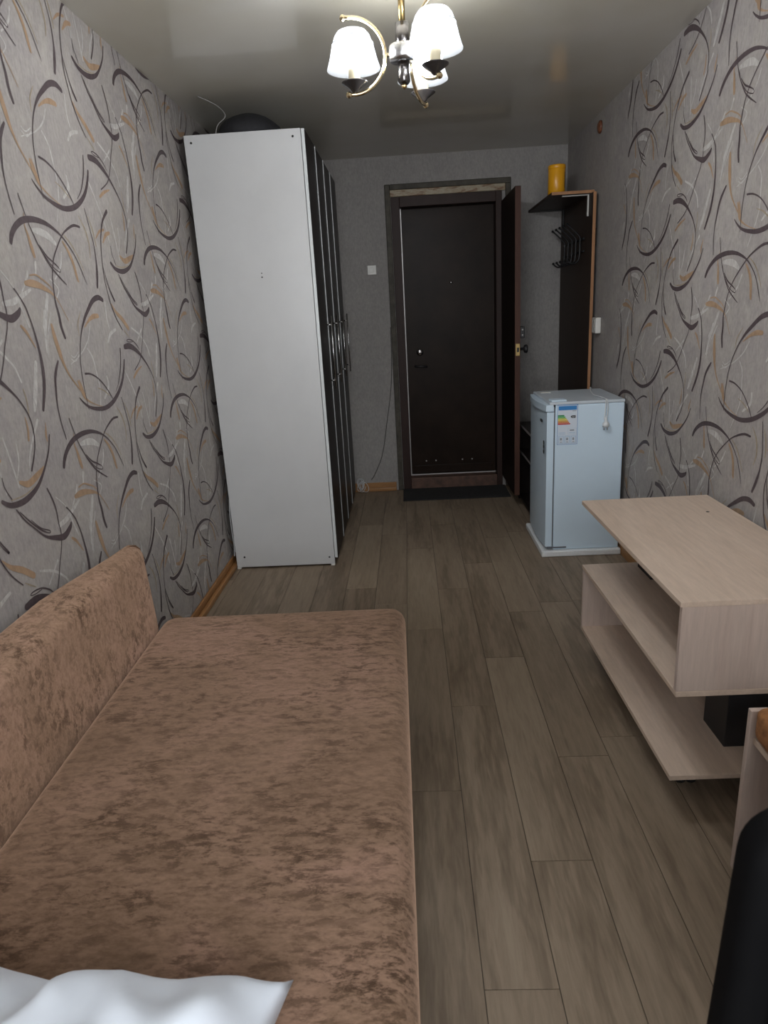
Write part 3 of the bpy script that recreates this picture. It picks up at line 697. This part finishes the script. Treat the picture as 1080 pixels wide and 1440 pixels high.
fo = bpy.data.objects.new('letter_curve', fc); COL.objects.link(fo); bpy.context.view_layer.update()
fm = bpy.data.meshes.new_from_object(fo.evaluated_get(bpy.context.evaluated_depsgraph_get())); bpy.data.objects.remove(fo)
if not fm.materials: fm.materials.append(M['print_white'])
fo = bpy.data.objects.new('rating_letter', fm); COL.objects.link(fo); fo.parent = lab; W[fo] = W[lab]
fo.location = Vector((lx0 + .0805, ly - .0012, lz0 + z + .0025)) - W[lab]; fo.rotation_euler = (math.radians(90), 0, 0)
for a in ((.060, .108, .058, .059), (.060, .061, .059, .090), (.107, .108, .059, .090), (.060, .108, .090, .091), (.003, .109, .050, .0512)): pr('label_rule', *a, 'print_paleblue')
pr('label_figures', .070, .094, .076, .083, 'print_grey'); pr('label_line', .066, .100, .064, .067, 'print_paleblue')
for q in range(2): pr('label_line', .008, .045, .058 + q * .007, .0605 + q * .007, 'print_paleblue')
for q in range(3):
    x = .008 + q * .034
    pr('pictogram_box', x, x + .029, .006, .047, 'print_paleblue'); pr('pictogram_field', x + .004, x + .025, .009, .044, 'label_white', .0014)
    pr('pictogram', x + .009, x + .019, .024, .038, 'print_grey', .0018); pr('pictogram_figures', x + .009, x + .020, .012, .016, 'print_grey', .0018)
# cord over the top edge with its plug hanging on the side
cy_ = fy0 - .005
bm = B(); tube(bm, spline([(1.12, 4.22, .904), (1.10, 4.18, .915), (1.075, 4.05, .905), (1.06, 3.93, .904), (1.072, 3.80, .905), (1.075, 3.752, .905), (1.074, cy_, .897), (1.073, cy_, .86), (1.070, cy_ - .002, .815), (1.068, cy_ - .003, .79)], 6), .0035, 8)
tube(bm, spline([(1.076, 3.752, .906), (1.081, cy_, .898), (1.085, cy_, .86), (1.083, cy_ - .002, .82), (1.074, cy_ - .005, .795)], 6), .003, 8)
cd = obj('power_cord', bm, M['cord_white'], frg)
bm = B(); lathe(bm, [(.005, .035), (.007, .015), (.010, .008), (.018, 0), (.019, -.012), (.017, -.020), (0, -.020)], (1.073, cy_ - .016, .775), 18); bmesh.ops.recalc_face_normals(bm, faces=bm.faces)
pg = obj('plug', bm, M['cord_white'], cd)
for x in (1.064, 1.082):
    bm = B(); tube(bm, [(x, cy_ - .016, .755), (x, cy_ - .016, .737)], .0026, 8); obj('pin', bm, M['chrome'], pg)

# ================================================================== COAT HANGER unit in the far right corner
hg = thing('coat_rack', 'brown wall panel coat rack with top shelf and black hooks', 'coat rack', (1.17, 4.95, 0))
obj('back_panel', bx(1.166, 1.182, 4.50, 5.376, .30, 2.05), M['hanger_board'], hg)
obj('edge_band', bx(1.1655, 1.1835, 4.4985, 4.50, .30, 2.05), M['hanger_edge'], hg)
obj('batten', bx(1.182, XR - .001, 4.56, 5.34, 1.75, 1.85), M['hanger_board'], hg); obj('batten', bx(1.182, XR - .001, 4.56, 5.34, .7, .8), M['hanger_board'], hg)
obj('shelf', bx(.925, 1.184, 4.55, 5.376, 2.0505, 2.0665), M['hanger_board'], hg)
obj('shelf_edge', bx(.9245, 1.1845, 4.5485, 4.55, 2.050, 2.067), M['hanger_edge'], hg)
bm = B(); box(bm, 1.0, 1.165, 4.60, 4.618, 2.044, 2.050); box(bm, 1.157, 1.165, 4.60, 4.618, 1.925, 2.044, .001); obj('shelf_bracket', bm, M['plastic_white'], hg)
bm = B(); box(bm, 1.0, 1.165, 5.28, 5.298, 2.044, 2.050); box(bm, 1.157, 1.165, 5.28, 5.298, 1.925, 2.044, .001); obj('shelf_bracket', bm, M['iron'], hg)
bm = B()
for z in (1.725, 1.80): tube(bm, [(1.155, 4.66, z), (1.155, 5.22, z)], .006, 8)
for y in (4.70, 5.18):
    for z in (1.725, 1.80): tube(bm, [(1.166, y, z), (1.155, y, z)], .005, 8)
rail = obj('hook_rail', bm, M['iron'], hg)
for y in (4.72, 4.83, 4.94, 5.05, 5.16):
    bm = B()
    tube(bm, spline([(1.060, y, 1.895), (1.10, y, 1.86), (1.143, y, 1.815), (1.145, y, 1.78), (1.145, y, 1.72), (1.138, y, 1.675), (1.11, y, 1.655), (1.085, y, 1.662), (1.068, y, 1.68)], 6), .0055, 8)
    bmesh.ops.create_uvsphere(bm, u_segments=10, v_segments=6, radius=.009, matrix=Matrix.Translation((1.060, y, 1.895)))
    bmesh.ops.create_uvsphere(bm, u_segments=10, v_segments=6, radius=.009, matrix=Matrix.Translation((1.068, y, 1.68)))
    obj('hook', bm, M['iron'], hg)
# yellow tin on the shelf
cn = thing('canister', 'bright yellow cylindrical tin on the coat rack shelf', 'canister', (1.005, 4.80, 2.067))
bm = B(); lathe(bm, [(.050, .0005), (.054, .004), (.054, .165), (.052, .168)], (1.005, 4.80, 2.067), 32); obj('body', bm, M['can_yellow'], cn)
bm = B(); lathe(bm, [(.0535, .166), (.0555, .169), (.0555, .186), (.052, .190), (0, .190)], (1.005, 4.80, 2.067), 32); bmesh.ops.recalc_face_normals(bm, faces=bm.faces); obj('lid', bm, M['can_yellow'], cn)
bm = B()
for k in range(9):
    t = math.radians(-40 + k * 4)
    pass
# dark strip printed down the tin's side
for r in (.0543,):
    vs = [[bm.verts.new((1.005 + r * math.cos(math.radians(a)), 4.80 + r * math.sin(math.radians(a)), 2.067 + z)) for a in (-35, -31, -27, -23)] for z in (.05, .145)]
    for i in range(3): bm.faces.new((vs[0][i], vs[0][i + 1], vs[1][i + 1], vs[1][i]))
obj('printed_strip', bm, M['print_black'], cn)

# shoe rack behind the fridge
sr = thing('shoe_rack', 'low dark shoe rack between the open door and the fridge', 'shoe rack', (.98, 4.66, 0))
obj('side_panel', bx(.80, 1.155, 4.33, 4.346, .0005, .585), M['wenge'], sr); obj('side_panel', bx(.80, 1.155, 4.98, 4.996, .0005, .585), M['wenge'], sr)
for z in (.03, .375, .569): 
    s_ = obj('shelf', bx(.80, 1.155, 4.346, 4.98, z, z + .016), M['wenge'], sr)
    obj('shelf_edge', bx(.7985, .80, 4.346, 4.98, z, z + .016), M['silver'] if z > .1 else M['wenge'], s_)
obj('back_panel', bx(1.15, 1.155, 4.346, 4.98, .046, .569), M['wenge'], sr)

# ================================================================== SMALL THINGS
so = thing('wall_socket', 'white surface-mounted double socket beside the coat rack', 'socket', (1.19, 4.42, 1.27))
obj('housing', bx(XR - .036, XR - .0015, 4.372, 4.462, 1.222, 1.318, .006, 3), M['plastic_white'], so)
for z in (1.247, 1.293):
    bm = B(); lathe(bm, [(.018, 0), (.018, -.002), (.014, -.002), (.013, .0), (0, 0)], (XR - .036, 4.417, z), 18, 'X'); obj('outlet', bm, M['plastic_white'], so)
sw = thing('light_switch', 'small square white light switch on the grey wall left of the doorway', 'switch', (-.241, YF, 1.72))
obj('plate', bx(-.275, -.207, YF - .012, YF - .0005, 1.688, 1.756, .004, 3), M['plastic_white'], sw)
obj('rocker', bx(-.258, -.224, YF - .017, YF - .012, 1.705, 1.739, .002), M['plastic_white'], sw)
bm = B(); lathe(bm, [(.036, -.0015), (.034, -.012), (.018, -.02), (0, -.02)], (XR, 4.54, 2.405), 24, 'X'); bmesh.ops.recalc_face_normals(bm, faces=bm.faces)
o = obj('wire_cap', bm, M['knob_brown']); tag(o, 'small round brown cap high on the right wall', 'wall cap')
bm = B(); tube(bm, spline([(-.122, YF - .004, 1.30), (-.125, YF - .004, 1.1), (-.14, YF - .004, .85), (-.19, YF - .004, .55), (-.24, YF - .004, .30), (-.31, YF - .004, .14), (-.34, YF - .017, .10)], 8), .003, 6)
o = obj('bell_wire', bm, M['cord_dark']); tag(o, 'thin dark wire hanging down the grey wall beside the doorway', 'wire')
bm = B(); pts = []
for k in range(120):
    t = k / 119 * 2 * math.pi * 6; r = .040 + .016 * math.sin(t * .37) + .006 * math.sin(t * 1.3)
    pts.append((-.420 + .012 * math.sin(t * .23) + r * math.cos(t + .4 * math.sin(t * .31)) * (.55 + .3 * math.sin(t * .17)), YF - .085 + .026 * math.sin(t * .61), .068 + r * math.sin(t)))
tube(bm, pts, .0022, 6); o = obj('cable_coil', bm, M['cord_white']); tag(o, 'tangled coil of grey cable on the floor by the wardrobe', 'cable')
bm = B(); box(bm, -.08, .75, 5.03, 5.375, .0006, .010, .003); bmesh.ops.subdivide_edges(bm, edges=[e for e in bm.edges if e.calc_length() > .2], cuts=10, use_grid_fill=True)
o = obj('door_mat', bm, M['mat_cloth']); tag(o, 'flat black doormat in front of the doorway', 'doormat')

# ================================================================== CHANDELIER
K = 1.23                                   # size
CX, CY, ZC = .022 * K, 2.0 * K, 1.45 + (2.068 - 1.45) * K
ch = thing('chandelier', 'three-armed brass chandelier with white bell shades', 'chandelier', (CX, CY, H))
def part(name, prof, mat, c=(0, 0, 0), parent=ch, n=28):
    bm = B(); lathe(bm, prof, (CX + c[0], CY + c[1], c[2]), n); bmesh.ops.recalc_face_normals(bm, faces=bm.faces); return obj(name, bm, M[mat], parent)
def Z(d): return ZC + d * K
part('ceiling_rose', [(.055, H - .0005), (.055, H - .012), (.033, H - .035), (.013, H - .045), (0, H - .045)], 'brass_bright')
part('stem', [(.0085 * K, H - .045), (.0085 * K, Z(.068))], 'brass_old')
part('upper_sleeve', [(.0, Z(.069)), (.018 * K, Z(.069)), (.018 * K, Z(.020)), (.016 * K, Z(.017))], 'gunmetal')
part('hub', [(.0, Z(.020)), (.034 * K, Z(.020)), (.037 * K, Z(.016)), (.037 * K, Z(-.010)), (.033 * K, Z(-.016)), (0, Z(-.018))], 'chrome')
part('lower_sleeve', [(.016 * K, Z(-.017)), (.016 * K, Z(-.062)), (.011 * K, Z(-.068)), (0, Z(-.068))], 'gunmetal')
part('finial', [(.006 * K, Z(-.068)), (.007 * K, Z(-.074)), (0, Z(-.080))], 'brass')
AR = .086 * K
for ang in (184, 306, 66):
    a = math.radians(ang); dx, dy = math.cos(a), math.sin(a)
    def at(r, z): return (CX + dx * r, CY + dy * r, z)
    rc = .046 * K + AR        # centre of the arm's arc
    pts = [at(rc - AR * math.cos(math.radians(t)), ZC + AR * math.sin(math.radians(t))) for t in range(-92, 93, 8)]
    pts = [at(rc + .016, ZC - AR)] + pts + [at(rc + .022, ZC + AR - .001)]
    bm = B(); tube(bm, pts, .0048 * K, 10); tube(bm, [at(.036 * K, ZC), at(.05 * K, ZC)], .006, 10)
    arm = obj('arm', bm, M['brass_bright'], ch)
    for q in (pts[0], pts[-1]):
        bm = B(); bmesh.ops.create_uvsphere(bm, u_segments=12, v_segments=8, radius=.008 * K, matrix=Matrix.Translation(q)); obj('arm_knob', bm, M['brass_bright'], arm)
    lx, ly_ = dx * (rc - .004), dy * (rc - .004); zb = ZC - AR
    part('cup', [(.004 * K, zb + .004), (.009 * K, zb + .010), (.012 * K, zb + .015), (.033 * K, zb + .026 * K), (.034 * K, zb + .028 * K), (0, zb + .024 * K)], 'cup_dark', (lx, ly_, 0), arm)
    part('candle_socket', [(.0, zb + .026 * K), (.0145 * K, zb + .026 * K), (.0145 * K, zb + .072 * K), (.012 * K, zb + .075 * K), (0, zb + .075 * K)], 'candle', (lx, ly_, 0), arm)
    z0 = zb + .057 * K
    prof = [(r * K, z0 + z * K) for r, z in ((.069, 0), (.0655, .010), (.060, .026), (.0555, .044), (.051, .060), (.045, .074), (.037, .083), (.027, .087))]
    bm = B(); shell_lathe(bm, prof, (CX + lx, CY + ly_, 0), 36)
    sh = obj('lamp_shade', bm, M['shade'], arm)
    bm = B(); lathe(bm, [(.0532 * K, z0 + .0545 * K), (.0538 * K, z0 + .0555 * K), (.0526 * K, z0 + .0565 * K)], (CX + lx, CY + ly_, 0), 36); obj('shade_seam', bm, M['print_grey'], arm)
    bm = B(); bmesh.ops.create_uvsphere(bm, u_segments=16, v_segments=10, radius=.0225 * K, matrix=Matrix.Translation((CX + lx, CY + ly_, z0 + .046 * K)) @ Matrix.Scale(.85, 4, (0, 0, 1)))
    obj('bulb', bm, M['bulb'], arm, smooth=True)

# ================================================================== OFFICE CHAIR close to the camera, its back towards the room
oc = thing('office_chair', 'black office chair with navy upholstery, cut off at the near right corner', 'chair', (.55, .28, 0))
bm = B(); n = 12
poly = []
hw_t, hw_b, zt, zb = .205, .222, .953, .50
pts = [(-hw_b, zb), (hw_b, zb), (hw_t, zt), (-hw_t, zt)]
a = [bm.verts.new((.521 + x, .53, z)) for x, z in pts]; b_ = [bm.verts.new((.521 + x, .585, z)) for x, z in pts]
bm.faces.new(a); bm.faces.new(b_[::-1])
for i in range(4): bm.faces.new((a[i], b_[i], b_[(i + 1) % 4], a[(i + 1) % 4]))
bmesh.ops.recalc_face_normals(bm, faces=bm.faces)
bmesh.ops.bevel(bm, geom=[e for e in bm.edges if abs(e.verts[0].co.y - e.verts[1].co.y) > .01], offset=.05, segments=7, affect='EDGES', profile=.5)
bmesh.ops.bevel(bm, geom=[e for e in bm.edges if abs(e.verts[0].co.y - e.verts[1].co.y) < .005 and len(e.link_faces) == 2 and abs(e.calc_face_angle(0)) > .8], offset=.02, segments=4, affect='EDGES', profile=.5)
obj('backrest', bm, M['chair_black'], oc, smooth=True)
obj('back_pad', bx(.345, .700, .508, .5295, .53, .90, .010, 3), M['chair_navy'], oc)
obj('seat', bx(.315, .785, .02, .50, .43, .50, .03, 4), M['chair_navy'], oc)
bm = B(); tube(bm, spline([(.55, .30, .42), (.55, .52, .42), (.55, .60, .47), (.55, .592, .62)], 6), .018, 10); obj('back_bracket', bm, M['chair_black'], oc)
bm = B(); lathe(bm, [(.028, .10), (.028, .26), (.018, .26), (.018, .425)], (.55, .28, 0), 18); obj('gas_column', bm, M['chair_black'], oc)
for k in range(5):
    t = math.radians(72 * k + 20); ex, ey = .55 + .28 * math.cos(t), .28 + .28 * math.sin(t)
    bm = B(); tube(bm, [(.55, .28, .11), (.55 + .15 * math.cos(t), .28 + .15 * math.sin(t), .10), (ex, ey, .072)], [.026, .02, .014], 10); lg = obj('leg', bm, M['chair_black'], oc)
    bm = B(); lathe(bm, [(0, -.016), (.024, -.016), (.026, 0), (.024, .016), (0, .016)], (ex, ey, .0265), 16, 'X')
    obj('caster', bm, M['rubber'], lg)
